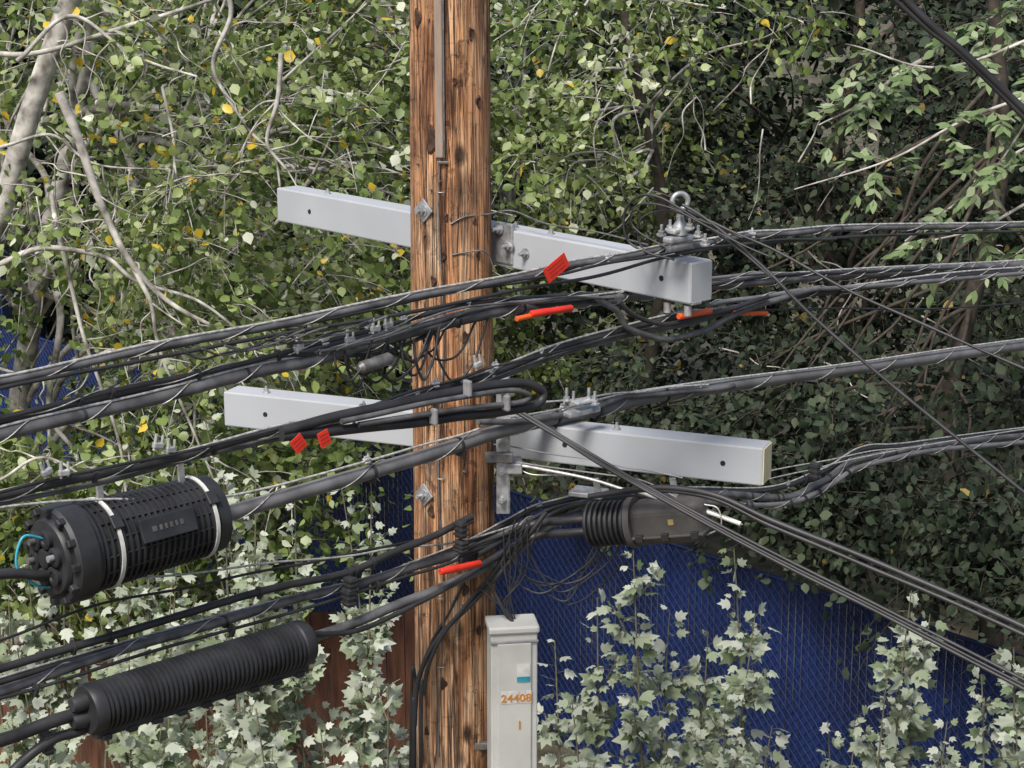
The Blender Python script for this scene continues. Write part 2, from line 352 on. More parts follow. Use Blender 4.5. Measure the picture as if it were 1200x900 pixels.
mesh_box('clamp_plate',on(682,482,PL,-.04),RUN,(.17,.045,.025),M_STEEL,hw2,.008)
mesh_box('clamp_keeper',on(685,470,PL,-.04),RUN,(.11,.045,.014),M_ALU,hw2,.005)
mesh_box('under_plate',on(690,577,PL,.03),axes(Vector((.93,-.37,0))),(.14,.10,.02),M_STEEL,hw2,.004)
# ------------------------------------------------------------------ cables: upper run
U=empty('communication_cable_bundle')
BK=(620,790,.42)
a1=cable([(-60,459),(0,447),(200,405),(380,370),(585,329),(690,308),(770,294),(830,284),(900,275),(1000,269),(1260,262)],PA,.021,M_GREY,U,strand=True,lsh=.30)
a2=cable([(-60,468),(0,456),(190,417),(400,380),(600,342),(720,318),(800,297),(870,287),(960,280),(1260,268)],PA,.012,M_BLACK,U,off=-.03)
a2b=cable([(-60,452),(0,441),(190,410),(390,372),(560,338),(640,325),(700,305),(790,288)],PA,.009,M_BLACK,U,off=.03)
a3=cable([(-60,523),(0,510),(150,474),(300,437),(420,408),(520,378),(620,360),(735,349),(790,342),(860,332),(1000,322),(1260,306)],PA,.036,M_GREY,U,strand=True,lsh=.26,back=BK)
a4=cable([(-60,506),(0,494),(200,450),(380,409),(500,380),(600,358),(740,345),(820,337),(900,325),(1050,318),(1260,314)],PA,.026,M_BLACK,U,off=.05,back=BK)
a5=cable([(-60,500),(0,489),(200,444),(380,402),(500,368),(600,350),(740,343),(820,338),(900,329),(1260,318)],PA,.016,M_BLACK,U,off=.0,lsh=.4,back=BK)
a6=cable([(-60,592),(0,581),(150,550),(300,512),(450,476),(560,443),(660,407),(760,379),(850,364),(960,344),(1100,326),(1260,312)],PA,.022,M_BLACK,U,strand=True,lsh=.28)
a7=cable([(-60,604),(0,591),(150,557),(300,519),(450,484),(560,452),(680,408),(780,385),(850,368)],PA,.016,M_GREY,U,off=.03)
a8=cable([(-60,588),(0,576),(200,532),(380,490),(450,470),(530,445),(600,425),(700,400),(790,378)],PA,.010,M_BLACK,U,off=-.03)
a9=cable([(830,358),(900,346),(1000,336),(1260,316)],PA,.018,M_TRUNK,U,off=-.02,lsh=.3)
a10=cable([(835,362),(960,362),(1100,361),(1260,352)],PA,.007,M_BLACK,U)
a11=cable([(790,330),(870,322),(960,320),(1100,312),(1260,303)],PA,.014,M_TRUNK,U,off=.42,lsh=.3)
a12=cable([(600,330),(680,316),(760,300),(830,290),(900,283),(980,279)],PA,.010,M_BLACK,U,off=-.05)
a13=cable([(740,346),(840,332),(950,320),(1100,316),(1260,309)],PA,.013,M_BLACK,U,off=.4,lsh=.25)
random.seed(21)
for i in range(8):
    o=random.uniform(-9,9); 
    cable([(360+random.uniform(-40,40),415+o*.6),(450,402+o+random.uniform(-5,5)),(540,374+o+random.uniform(-5,5)),(640,356+o*.6),(710+random.uniform(-20,20),350+o*.3)],PA,random.choice([.008,.010,.013]),random.choice([M_BLACK,M_BLACK,M_GREY]),U,name='jumper',off=random.uniform(-.06,.05))
for i in range(12):
    x=random.uniform(385,515); y=413-(x-400)*.2; w=random.uniform(25,70); h=random.uniform(18,62)
    cable([(x,y),(x+w*.1,y+h*.6),(x+w*.5,y+h),(x+w*.9,y+h*.5),(x+w*1.2,y-10-w*.15)],PA,random.choice([.007,.008,.010]),M_BLACK,U,name='drop_loop',off=random.uniform(-.07,.03))
for i in range(6):
    x=random.uniform(180,360); y=418-(x-190)*.17
    cable([(x,y),(x+30,y+5),(x+75,y-6),(x+120,y-22)],PA,.007,random.choice([M_GREY,M_BLACK]),U,name='jumper',off=-.05)
S1=empty('slack_loop')
cable([(700,350),(722,364),(738,385),(775,397),(820,390),(850,374),(905,352),(960,338)],PA,.022,M_GREY,S1,off=-.04)
cable([(725,354),(755,376),(795,378),(840,366),(900,349)],PA,.018,M_BLACK,S1,off=-.06)
S2=empty('slack_loop')
cable([(330,505),(400,487),(500,466),(580,451),(618,450),(636,460),(628,474),(590,482),(540,488),(470,497),(390,505),(330,512)],PA,.032,M_BLACK,S2,off=-.07,wobble=.001)
cable([(400,494),(500,473),(580,459),(612,459),(620,466),(600,473),(540,479),(420,498)],PA,.018,M_GREY,S2,off=-.10,wobble=.001)
for px,py in ((508,488),(548,455),(593,472)):
    p=on(px,py,PA,-.11); mesh_box('spacer_clip',p,RUN,(.016,.035,.055),M_LIGHTC,S2,.006)
random.seed(5)
for pts in (a1,a3,a5,a6):
    for k in range(8): tie(pts,random.uniform(.05,.95),.02 if pts is a3 else .015,U)
for pts,ff in ((a1,(.47,.53,.78)),(a3,(.33,.42,.47)),(a5,(.34,.38,.42,.50)),(a6,(.40,.44,.47,.53)),(a8,(.45,.6,.72))):
    for f in ff: clamp(pts,f,U,random.uniform(.022,.032),random.choice([M_ALU,M_STEEL]))
for px,py in [(185,522),(200,527),(55,553),(75,554),(410,398),(440,385),(455,381),(350,407),(560,427)]:
    p=on(px,py,PA,-.03); t,s,u=axes(Vector((.74,.67,.05+random.uniform(-.3,.3))))
    mesh_box('split_bolt',p,(t,s,u),(.034,.016,.018),random.choice([M_ALU,M_STEEL]),U,.004); rod('terminal',p-u*.015-t*.01,p+u*.034-t*.01,.005,M_ALU,U,8); rod('terminal',p-u*.012+t*.012,p+u*.03+t*.012,.004,M_ALU,U,8)
p=on(440,430,PA,-.05); lathe('small_splice',p-Vector((.05,.045,-.005)),p+Vector((.05,.045,.02)),[(0,.010),(.1,.02),(.9,.02),(1,.010)],M_DARKSTEEL,U,16)
# ------------------------------------------------------------------ mid run
Mi=empty('trunk_cable')
m1=cable([(215,616),(255,605),(400,563),(530,524),(600,501),(700,480),(760,466),(850,452),(1000,432),(1260,396)],PB,.056,M_TRUNK,Mi,strand=False,lsh=.45,wobble=.001)
cable([(-60,672),(0,672),(60,676)],PB,.035,M_BLACK,Mi)
ms=cable([(-60,600),(120,585),(260,583),(430,540),(530,512),(600,490),(680,474),(760,456),(900,438),(1100,411),(1260,388)],PB,.009,M_STRAND,Mi,off=-.03,wobble=.002)
m2=cable([(560,495),(640,490),(700,476),(740,464),(800,460),(860,452)],PB,.024,M_GREY,Mi,off=-.04)
m3=cable([(590,478),(650,470),(720,462),(770,456),(830,450)],PB,.008,M_STRAND,Mi,off=-.05)
for f in (.25,.35,.5,.56,.7): tie(m1,f,.032,Mi,M_BLACK,.012)
for f in (.30,.5,.58): clamp(ms,f,Mi,.028,M_ALU)
cable([(530,517),(600,524),(680,537),(740,548),(800,560)],PL,.006,M_LIGHTC,Mi,off=-.12)
cable([(600,540),(680,553),(740,560),(800,585),(870,615)],PL,.006,M_LIGHTC,Mi,off=-.14)
cable([(590,545),(640,550),(720,570),(745,575)],PL,.013,M_ALU,Mi,off=-.14)
cable([(600,548),(630,556),(690,560),(720,572)],PL,.005,M_ALU,Mi,off=-.13)
cable([(745,575),(800,592),(868,613)],PL,.018,M_WHITE,Mi,off=-.14)
# ------------------------------------------------------------------ lower run
Lo=empty('communication_cable_bundle')
c1=cable([(-60,826),(0,810),(150,760),(300,716),(440,677),(540,648),(620,612),(680,592),(740,584),(850,580),(925,582),(965,563),(1010,538),(1100,522),(1260,504)],PC,.034,M_GREY,Lo,lsh=.3)
c2=cable([(-60,816),(0,800),(200,741),(400,690),(520,650),(590,615),(640,592),(700,582),(800,576),(900,574),(960,555),(1010,528),(1080,520),(1260,497)],PC,.022,M_BLACK,Lo,off=.05,strand=True)
c3=cable([(-60,893),(0,868),(50,850),(110,830)],PC,.045,M_BLACK,Lo,off=-.1)
c3b=cable([(350,752),(420,728),(500,695),(590,655),(640,618),(680,600)],PC,.038,M_GREY,Lo,off=-.06)
c4=cable([(10,910),(40,880),(80,860),(110,852)],PC,.034,M_BLACK,Lo,off=-.1)
c5=cable([(-60,768),(0,750),(120,708),(260,680),(380,655),(480,635),(555,612)],PC,.010,M_BLACK,Lo,off=.03)
c6=cable([(-60,800),(100,755),(280,700),(400,672),(480,640),(553,606)],PC,.028,M_BLACK,Lo,off=-.04)
c7=cable([(150,680),(300,662),(400,652),(470,642),(560,630),(640,600)],PC,.008,M_STRAND,Lo)
c8=cable([(340,745),(430,735),(520,690),(600,640),(650,600),(720,585)],PC,.02,M_BLACK,Lo,off=-.09)
c9=cable([(-60,835),(0,818),(200,758),(400,700),(500,668),(560,648)],PC,.012,M_BLACK,Lo,off=-.03)
c10=cable([(880,556),(950,543),(1010,531),(1080,522)],PC,.006,M_STRAND,Lo,off=-.04)
c11=cable([(880,565),(950,551),(1010,536),(1260,492)],PC,.006,M_STRAND,Lo,off=-.04)
c12=cable([(740,588),(850,590),(925,590),(970,570),(1015,545),(1100,528),(1260,512)],PC,.024,M_TRUNK,Lo,off=-.05,lsh=.3)
for k in range(6): 
    o=random.uniform(-10,10); cable([(540,650+o),(600,625+o*.6),(650,597+o*.4),(720,584+o*.2),(760,582)],PC,random.choice([.01,.014,.018]),M_BLACK,Lo,name='jumper',off=random.uniform(-.12,0))
for px,py,h in [(408,700,.07),(540,620,.07),(955,552,.08),(55,870,.08),(540,640,.05),(410,685,.06)]:
    p=on(px,py,PC,-.08); mesh_box('cable_spacer',p,RUN,(.03,.045,h),M_BLACK,Lo,.006)
    for z in (-.3,0,.3): mesh_box('spacer_rib',p+Vector((0,0,z*h)),RUN,(.037,.052,.008),M_BLACK,Lo,.002)
for pts in (c1,c2,c6,c9,c12):
    for k in range(7): tie(pts,random.uniform(.05,.95),.02,Lo)
for f in (.45,.72): clamp(c2,f,Lo,.028,M_STEEL)
Ri=empty('riser_cables')
cable([(640,600),(610,640),(570,690),(520,740),(492,790),(486,850),(485,920),(485,1900)],Y(-.19),.020,M_BLACK,Ri,wobble=.002)
cable([(600,640),(575,675),(545,710),(510,760),(497,810),(493,920),(493,1900)],Y(-.2),.016,M_BLACK,Ri,wobble=.002)
cable([(560,650),(540,690),(525,720),(505,755),(490,800),(481,900),(481,1900)],Y(-.16),.012,M_BLACK,Ri,wobble=.002)
cable([(570,680),(585,705),(600,730),(600,745)],Y(-.24),.014,M_BLACK,Ri)
cable([(560,690),(575,700),(598,722),(606,745)],Y(-.24),.010,M_BLACK,Ri)
for i in range(6):
    x=random.uniform(600,640)
    cable([(x,610),(x-15,650+random.uniform(0,30)),(x+20+random.uniform(0,30),690+random.uniform(-20,20)),(x+80,640+random.uniform(0,25)),(x+100+random.uniform(0,30),600)],Y(-.2),random.choice([.005,.007]),M_BLACK,Ri,name='drop_loop',wobble=.006)
for i in range(5):
    cable([(590+i*7,620),(592+i*6,670),(600-i*3,710),(606,735)],Y(-.22),.006,M_BLACK,Ri,name='riser_wire')
cable([(700,650),(670,690),(665,710),(700,690),(735,655)],Y(-.1),.006,M_BLACK,Ri,name='drop_loop')
# ------------------------------------------------------------------ service drops
D=empty('service_drop_wire')
PD2=(.62,-.78,-.5)
cable([(800,240),(835,262),(900,318),(960,378),(1080,480),(1260,625)],PD2,.012,M_BLACK,D,wobble=.001)
cable([(806,246),(850,268),(905,292),(1000,343),(1100,388),(1260,458)],PD2,.010,M_BLACK,D,wobble=.001)
cable([(770,300),(738,285),(731,255),(745,231),(775,232),(805,250),(850,280),(905,325)],PD2,.009,M_BLACK,D,wobble=.002)
cable([(790,305),(752,290),(752,255),(790,248),(830,262),(870,278)],PD2,.008,M_BLACK,D,wobble=.002)
cable([(800,300),(765,282),(740,262),(748,240),(790,245),(840,272),(900,300)],PD2,.007,M_BLACK,D,wobble=.002,off=-.02)
D2=empty('service_drop_wire')
for dy,dd in ((0,.013),(6,.010),(11,.013)):
    cable([(606,480+dy*.3),(660,512+dy*.4),(740,560+dy*.5),(900,645+dy*.7),(1050,720+dy*.8),(1260,828+dy)],PD,dd,M_BLACK,D2,wobble=.001,off=-.01*dy)
D3=empty('service_drop_wire')
for dy,dd in ((0,.022),(9,.017)):
    cable([(690,582),(760,572+dy*.3),(830,578+dy*.5),(900,608+dy*.7),(1000,648+dy),(1100,690+dy),(1260,762+dy)],PD,dd,M_BLACK,D3,wobble=.001,off=.03)
D4=empty('overhead_wire')
for dx,dd in ((0,.022),(-13,.014)):
    cable([(1040+dx,-20),(1090+dx*.8,28),(1140+dx*.5,72),(1260+dx,185)],Y(-2.0),dd,M_BLACK,D4,wobble=.001)
# ------------------------------------------------------------------ tags
def tag(px,py,pl,off,w,h,tilt,m):
    p=on(px,py,pl,off); A=axes(Vector((.72,.6,tilt))); e=mesh_box('cable_marker_tag',p,A,(w,.0025,h),m,None,.001)
    t,s,u=A
    for k in range(3): mesh_box('print_line',p+u*(h*.25*(k-1))+s*.0016,A,(w*.7,.0006,h*.05),M_PRINT,e,0)
tag(652,314,PA,-.1,.105,.055,.5,M_RED); tag(350,520,PA,-.16,.045,.05,.6,M_RED); tag(380,514,PA,-.16,.04,.05,.3,M_RED)
def sleeve(p0,p1,pl,off,r,m):
    a=on(*p0,pl,off); b=on(*p1,pl,off); lathe('cable_marker_sleeve',a,b,[(0,r*.8),(.02,r),(.3,r*1.04),(.5,r*.96),(.98,r),(1,r*.8)],m,None,18)
sleeve((605,374),(622,370),PA,-.08,.009,M_ORANGE); sleeve((622,368),(670,361),PA,-.09,.012,M_RED)
sleeve((795,371),(833,364),PA,-.08,.012,M_ORANGE); sleeve((860,367),(899,367),PA,-.02,.009,M_ORANGE); sleeve((516,670),(563,660),PC,-.15,.014,M_RED)
# ------------------------------------------------------------------ round splice closure
SC=empty('splice_closure')
P0=on(62,652,PB); P1=on(252,600,PB); 
prof=[(0,.10),(.0,.155),(.02,.166),(.13,.166),(.14,.148),(.17,.148)]
for k in range(19):
    f=.18+k*.037; r0=.139-.0006*k; prof+=[(f,r0),(f+.004,r0+.012),(f+.013,r0+.012),(f+.017,r0)]
prof+=[(.89,.124),(.90,.135),(.97,.133),(.985,.118),(1,.06)]
lathe('shell',P0,P1,prof,M_CLOS,SC,56)
t,s,u=axes(P1-P0); Lc=(P1-P0).length
for k in range(16):
    a=k*2*math.pi/16; d=s*math.cos(a)+u*math.sin(a); c=P0.lerp(P1,.53)+d*.136
    mesh_box('longitudinal_rib',c,((t*1-d*.03).normalized(),d.cross(t),d),(Lc*.70,.006,.012),M_CLOS,SC,.002)
lathe('clamp_band',P0.lerp(P1,.265),P0.lerp(P1,.285),[(0,.150),(0,.156),(1,.156),(1,.150)],M_WHITE,SC,48)
lathe('clamp_band',P0.lerp(P1,.86),P0.lerp(P1,.88),[(0,.138),(0,.145),(1,.145),(1,.138)],M_WHITE,SC,48)
cam_side=(s if s.y<0 else -s)
for f,r in((.277,.157),(.872,.146)):
    d=(cam_side*.75+u*.66).normalized(); mesh_box('band_buckle',P0.lerp(P1,f)+d*r,(t,d.cross(t),d),(.04,.05,.014),M_CLOS,SC,.004)
d=(cam_side*.93+u*.36).normalized(); plate=P0.lerp(P1,.56)+d*.151; w=d.cross(t).normalized()
mesh_box('label_plate',plate,(t,w,d),(.21,.08,.014),M_CLOS,SC,.003)
for k,(o,ww) in enumerate([(-.055,.022),(-.03,.014),(-.01,.012),(.01,.014),(.03,.012),(.05,.016)]): mesh_box('label_mark',plate+t*o+d*.008,(t,w,d),(ww*.8,.018,.002),M_CLOS2,SC,.001)
lathe('end_cap',P0,P0-t*.02,[(0,.13),(.3,.13),(.9,.122),(1,.11)],M_CLOS,SC,48)
for k in range(12):
    a=k*2*math.pi/12; d=s*math.cos(a)+u*math.sin(a); mesh_box('cap_lug',P0+d*.152-t*.004,(t,d.cross(t),d),(.03,.026,.024),M_CLOS,SC,.005)
for k in range(6):
    a=k*2*math.pi/6+.3; d=s*math.cos(a)+u*math.sin(a); c=P0+d*.07-t*.02
    lathe('port_collar',c,c-t*.018,[(0,.033),(.8,.033),(1,.027),(1,.017),(.7,.015)],M_CLOS,SC,20)
    if k in(0,2,3): rod('port_plug',c-t*.012,c-t*.035,.011,M_DARKSTEEL if k else M_LIGHTC,SC,12)
lathe('center_port',P0-t*.02,P0-t*.04,[(0,.035),(.8,.033),(1,.025)],M_CLOS,SC,24)
curve('cyan_wire',catmull([P0-t*.03+u*.07,P0-t*.10+u*.09,P0-t*.13,P0-t*.07-u*.08,P0-t*.02-u*.10],8),.0045,M_CYAN,SC,2)
cable([(-60,678),(0,674),(56,672)],PB,.03,M_BLACK,SC,off=-.03)
for f in(.3,.8):
    c=P0.lerp(P1,f)+u*.14; mesh_box('hanger_strap',c+u*.03,(t,s,u),(.025,.010,.08),M_STEEL,SC,.003)
# ------------------------------------------------------------------ corrugated closure (lower left)
CS=empty('splice_closure')
Q0=on(100,832,PC,-.12); Q1=on(358,752,PC,-.12); prof=[(0,.05),(0,.078),(.015,.086),(.05,.086)]
n=42
for k in range(n):
    f=.055+k*.89/n; prof+=[(f,.075),(f+.005,.085),(f+.012,.085),(f+.017,.075)]
prof+=[(.95,.084),(.985,.084),(1,.078),(1,.05)]
lathe('corrugated_shell',Q0,Q1,prof,M_CLOS,CS,44)
t,s,u=axes(Q1-Q0); cs=(s if s.y<0 else -s)
mesh_box('seam_rail',(Q0+Q1)/2-u*.085+cs*.02,(t,s,u),((Q1-Q0).length*.97,.035,.03),M_CLOS,CS,.005)
for k in range(9):
    c=Q0.lerp(Q1,.06+k*.11)-u*.10+cs*.03; mesh_box('seam_clip',c,(t,s,u),(.035,.03,.02),M_CLOS,CS,.003)
for f in (.08,.3,.52,.74,.95): rod('seam_bolt',Q0.lerp(Q1,f)-u*.085+cs*.03,Q0.lerp(Q1,f)-u*.12+cs*.03,.005,M_STEEL,CS,8)
for a in (.03,-.03): lathe('end_grommet',Q0+u*a,Q0+u*a-t*.05,[(0,.03),(.6,.028),(1,.022)],M_BLACK,CS,20)
# ------------------------------------------------------------------ right closure
RC=empty('splice_closure')
A0=on(690,614,PL,-.16); A1=on(742,612,PL,-.16); A2=on(828,606,PL,-.16)
prof=[(0,.03),(0,.07)]
for k in range(8):
    f=.04+k*.115; prof+=[(f,.072),(f+.02,.088),(f+.06,.088),(f+.08,.072)]
prof+=[(1,.09)]
lathe('bellows',A0,A1,prof,M_CLOS,RC,36)
t,s,u=axes(A2-A1); cs=(s if s.y<0 else -s); Lr=(A2-A1).length
o=mesh_box('cover',(A1+A2)/2,(t,s,u),(Lr,.15,.165),M_CLOS2,RC,.045); o.modifiers['b'].segments=5
mesh_box('cover_lip',(A1+A2)/2-u*.045,(t,s,u),(Lr*1.03,.165,.012),M_CLOS2,RC,.004)
lathe('cover_flange',A1-t*.01,A1+t*.015,[(0,.098),(1,.098)],M_CLOS2,RC,36)
mesh_box('warning_label',(A1+A2)/2+cs*.076+u*.01+t*.03,(t,s,u),(.022,.003,.022),mat('yellow_label',(.35,.27,.10),.6),RC,.001)
for f in(.15,.5,.9): mesh_box('latch',A1.lerp(A2,f)+cs*.08-u*.045,(t,s,u),(.03,.02,.03),M_CLOS,RC,.003)
curve('wire_handle',catmull([A2+u*.05,A2+u*.03+t*.05,A2-u*.04+t*.05,A2-u*.07-t*.01],6),.003,M_STRAND,RC,2)
for px in (700,790): mesh_box('hanger_strap',on(px,572,PL,-.10),(t,s,u),(.025,.01,.08),M_STEEL,RC,.002)
for o_ in (-.03,.02): curve('entry_cable',catmull([A0+u*o_,A0-t*.08+u*o_,on(620,622,PC,-.1)+u*o_,on(560,655,PC,-.08)+u*o_],10),.016,M_BLACK,RC,3)
# ------------------------------------------------------------------ guard box
G=empty('cable_guard_box')
gp=on(600,742,Y(-.30)); gx=gp.x; ang_=math.radians(8); gt=Vector((math.cos(ang_),math.sin(ang_),0)); gn=Vector((-math.sin(ang_),math.cos(ang_),0)); gu=Vector((0,0,1)); GA=(gt,gn,gu)
zt=gp.z; base=Vector((gx,-.235,0))
mesh_box('body',base+gu*zt/2,GA,(.185,.13,zt),M_PVC,G,.006)
mesh_box('front_cover',base+gu*(zt/2-.02)-gn*.068,GA,(.135,.012,zt-.04),M_PVC,G,.004)
mesh_box('cap',base+gu*(zt+.012),GA,(.20,.15,.03),M_PVC,G,.008)
mesh_box('cap_lip',base+gu*(zt-.035)-gn*.07,GA,(.19,.008,.01),M_LIGHTC,G,.002)
mesh_box('sticker',base+gu*(zt-.165)-gn*.0755+gt*.035,GA,(.052,.002,.075),M_WHITE,G,0); mesh_box('sticker_band',base+gu*(zt-.19)-gn*.077+gt*.035,GA,(.052,.002,.022),M_TEAL,G,0)
for k,ch in enumerate('24408'): mesh_box('digit_plate',base+gu*(zt-.265)-gn*.0752+gt*(.0+.0245*(k-1.75)),GA,(.023,.0015,.052),M_WHITE,G,0)
def text(body,c,size):
    cu=bpy.data.curves.new('number_plate','FONT'); cu.body=body; cu.size=size; cu.extrude=.0008; cu.align_x='CENTER'; cu.offset=.0008
    o=bpy.data.objects.new('number_digits',cu); COL.objects.link(o); o.parent=G; o.location=c; o.rotation_euler=(math.pi/2,0,ang_); cu.materials.append(M_YEL)
for k,ch in enumerate('24408'): text(ch,base+gu*(zt-.283)-gn*.0772+gt*(.0+.0245*(k-1.75)),.046)
text('1',base+gu*(zt-.40)-gn*.0765+gt*.02,.05)
for k in range(4): mesh_box('guard_strap',Vector((gx-.1,-.13,zt-.55-k*.9)),WORLD,(.16,.03,.03),M_DARKSTEEL,G,.003)
# ------------------------------------------------------------------ fences and shed
def fence_line(x): return 8.2-1.1*(x-.14)
BF=empty('chain_link_fence')
fx=np.arange(-10,6,.0445); d=Vector((1,-1.1,0)).normalized(); nn=Vector((1.1,1,0)).normalized()
V=[];Ff=[]
rs=np.random.default_rng(3)
for x in fx:
    p=Vector((x,fence_line(x),0)); w=.0325; jt=rs.uniform(-.003,.003); h=2.1+rs.uniform(-.01,.01)
    b=len(V); a0=p-d*w+nn*(jt+.002); a1_=p+d*w-nn*(jt+.002); mid=p-nn*.007
    for z in(.03,h): V+= [a0+Vector((0,0,z)),mid+Vector((0,0,z)),a1_+Vector((0,0,z))]
    Ff+=[(b,b+1,b+4,b+3),(b+1,b+2,b+5,b+4)]
me=bpy.data.meshes.new('privacy_slats'); me.from_pydata(V,[],Ff); obj('privacy_slats',me,BF,M_BLUE)
tot=16*math.sqrt(1+1.21); P=[]
org=np.array([-10,fence_line(-10),0.]); dv=np.array(d); nv=np.array(nn)
for s0 in np.arange(-2.1,tot,.085):
    for sg in(1,-1):
        a=org+dv*(s0 if sg>0 else s0+2.1)-nv*.018; b=org+dv*(s0+2.1 if sg>0 else s0)-nv*.018+np.array([0,0,2.1]); P.append([a,b])
P=np.array(P); tubes('diamond_mesh',P,np.full(P.shape[:2],.0026),M_GALVF,BF,4)
for x in np.arange(-10,6.1,1.6):
    p=Vector((x,fence_line(x),0)); lathe('post',p+nn*.05,p+nn*.05+Vector((0,0,2.14)),[(0,.03),(.98,.03),(1,.015)],M_GALVF,BF,12)
rod('top_rail',Vector((-10,fence_line(-10),2.11)),Vector((6,fence_line(6),2.11)),.016,M_BLUE,BF,12)
WF=empty('wooden_fence')
wa=Vector((-.75,6.6,0)); wb=Vector((-6.5,5.0,0)); wd=(wb-wa).normalized(); wn=Vector((-wd.y,wd.x,0)); n=int((wb-wa).length/.145)
for k in range(n):
    p=wa+wd*.145*k; h=1.75+rs.uniform(-.02,.02); mesh_box('board',p+Vector((0,0,h/2))+wn*rs.uniform(-.004,.004),(wd,wn,WORLD[2]),(.138,.02,h),M_BOARD,WF,.003)
for z in(.4,1.4): mesh_box('rail',(wa+wb)/2+Vector((0,0,z))-wn*.04*(1 if wn.y<0 else -1),(wd,wn,WORLD[2]),((wb-wa).length,.04,.09),M_BOARD,WF,.004)
SH_=empty('metal_shed')
vs=[];fs=[]
for i in range(61):
    x=-9.6+i*.06; y=15.0+(.03 if i%4 in(1,2) else 0)
    vs+= [(x,y,0),(x,y,3.0)]
for i in range(60): fs.append((2*i,2*i+2,2*i+3,2*i+1))
me=bpy.data.meshes.new('wall_sheet'); me.from_pydata(vs,[],fs); obj('wall_sheet',me,SH_,M_SHED)
mesh_box('side_wall',(-6.0,16.0,1.5),WORLD,(.05,1.95,3.0),M_SHED,SH_,0)
mesh_box('back_wall',(-7.8,17.0,1.5),WORLD,(3.6,.05,3.0),M_SHED,SH_,0); mesh_box('end_wall',(-9.6,16.0,1.5),WORLD,(.05,1.95,3.0),M_SHED,SH_,0)
mesh_box('roof',(-7.8,16.0,3.06),WORLD,(3.8,2.3,.1),M_DARKSTEEL,SH_,.01)
# ------------------------------------------------------------------ trees
GA0=np.array([-1.9,0.,5.1]); GA1=np.array(on(28,415,Y(15))); GA0=np.array(on(28,415,Y(0)))   # natural opening in the left crown
def opening(CC,r=.5):
    v=GA1-GA0; t=np.clip(((CC-GA0)@v)/(v@v),0,1)[:,None]; return np.linalg.norm(CC-(GA0+t*v),axis=1)>r
def crown(name,parent,center,radii,nclump,twigs,lpt,tl,lsize,m,tmpl=OV,polys=OVP,shade=(0.,1.),droop=.25,zmin=.8,stemm=None,seed=1,sp=.07,hollow=.35,centers=None,ym=.012,clv=.2,gap=None):
    g=np.random.default_rng(seed); c=np.array(center); R=np.array(radii)
    if centers is None:
        v=nrmz(g.normal(size=(nclump,3))); rad=(hollow+(1-hollow)*g.random(nclump)**.6)[:,None]
        CC=c+v*rad*R; CC=CC[CC[:,2]>zmin]
    else: CC=np.array(centers)
    CC=CC[opening(CC)]
    if gap is not None:
        keep=np.array([mnoise.noise(Vector(q)*1.05+Vector((seed,0,0)))>gap for q in CC]); CC=CC[keep]
    nc=len(CC); cl=g.normal(0,clv,nc)
    base=np.repeat(CC,twigs,axis=0)+g.normal(0,.12,(nc*twigs,3)); out=nrmz(base-c+g.normal(0,.4,base.shape)*R.mean()*.5)
    D=nrmz(out*.5+nrmz(g.normal(size=base.shape))); D[:,2]*=.6
    Ln=g.uniform(.6,1.25,len(base))*tl; s=(np.arange(5)/4.)[None,:,None]
    tw=base[:,None,:]+D[:,None,:]*Ln[:,None,None]*s; tw[:,:,2]-=(droop*Ln[:,None]*s[:,:,0]**2)
    tubes('twigs',tw,np.linspace(.006,.0018,5)[None,:]*np.ones((len(base),1)),stemm or M_BARKD,parent,3)
    f=g.random((len(base),lpt))**.8; pos=base[:,None,:]+D[:,None,:]*Ln[:,None,None]*f[:,:,None]
    pos[:,:,2]-=droop*Ln[:,None]*f**2; pos=pos+g.normal(0,sp,pos.shape); N=pos.shape[0]*lpt; pos=pos.reshape(-1,3)
    ax=np.repeat(D,lpt,axis=0)*.5+g.normal(0,.6,(N,3)); ax[:,2]-=.35
    nr=g.normal(0,.7,(N,3)); nr[:,2]+=.75; nr[:,1]-=.25
    sh=np.clip(g.normal(.46,.23,N)+np.repeat(np.repeat(cl,twigs),lpt),0.02,.96); sh=shade[0]+(shade[1]-shade[0])*sh
    yel=g.random(N)<ym; sh[yel]=.99
    leaves('crown_leaves',pos,ax,nr,lsize*g.uniform(.45,1.3,N),tmpl,polys,sh,m,parent)
    return CC
def limb(parent,a,b,r0,r1,m,k=9,bend=.2,seed=0):
    g=random.Random(seed); a=Vector(a);b=Vector(b); L=(b-a).length; P=[a]
    for i in range(1,4): P.append(a.lerp(b,i/4)+Vector((g.uniform(-1,1),g.uniform(-1,1),g.uniform(-.4,1)))*L*bend*.3)
    P.append(b); pts=catmull(P,6); curve('limb',pts,1.0,m,parent,2,taper=(r0,r1)); return pts
def tree(name,base,center,radii,bark,nl,seed,**kw):
    e=empty(name); g=random.Random(seed); base=Vector(base); top=Vector(center)+Vector((0,0,radii[2]*.8))
    tr=limb(e,base,top,.13,.03,bark,seed=seed,bend=.12)
    CC=crown(name,e,center,radii,seed=seed,stemm=bark,**kw)
    for i in range(nl):
        q=CC[g.randrange(len(CC))]; s=tr[int(len(tr)*g.uniform(.15,.85))]; l=limb(e,s,q,.04,.008,bark,seed=seed*50+i)
        for j in range(2):
            q2=Vector(q)+Vector((g.uniform(-1,1),g.uniform(-1,1),g.uniform(-.5,.8)))*.9; limb(e,l[len(l)//2],q2,.015,.004,bark,seed=seed*90+i*3+j)
    return e
P1k=dict(nclump=330,twigs=7,lpt=19,tl=.6,lsize=.084,m=L_POP,gap=-.12)
T1=tree('poplar_tree',(-4.6,9.5,0),(-3.3,8.6,4.9),(3.0,2.1,3.5),M_BARK,24,21,ym=.03,**P1k)
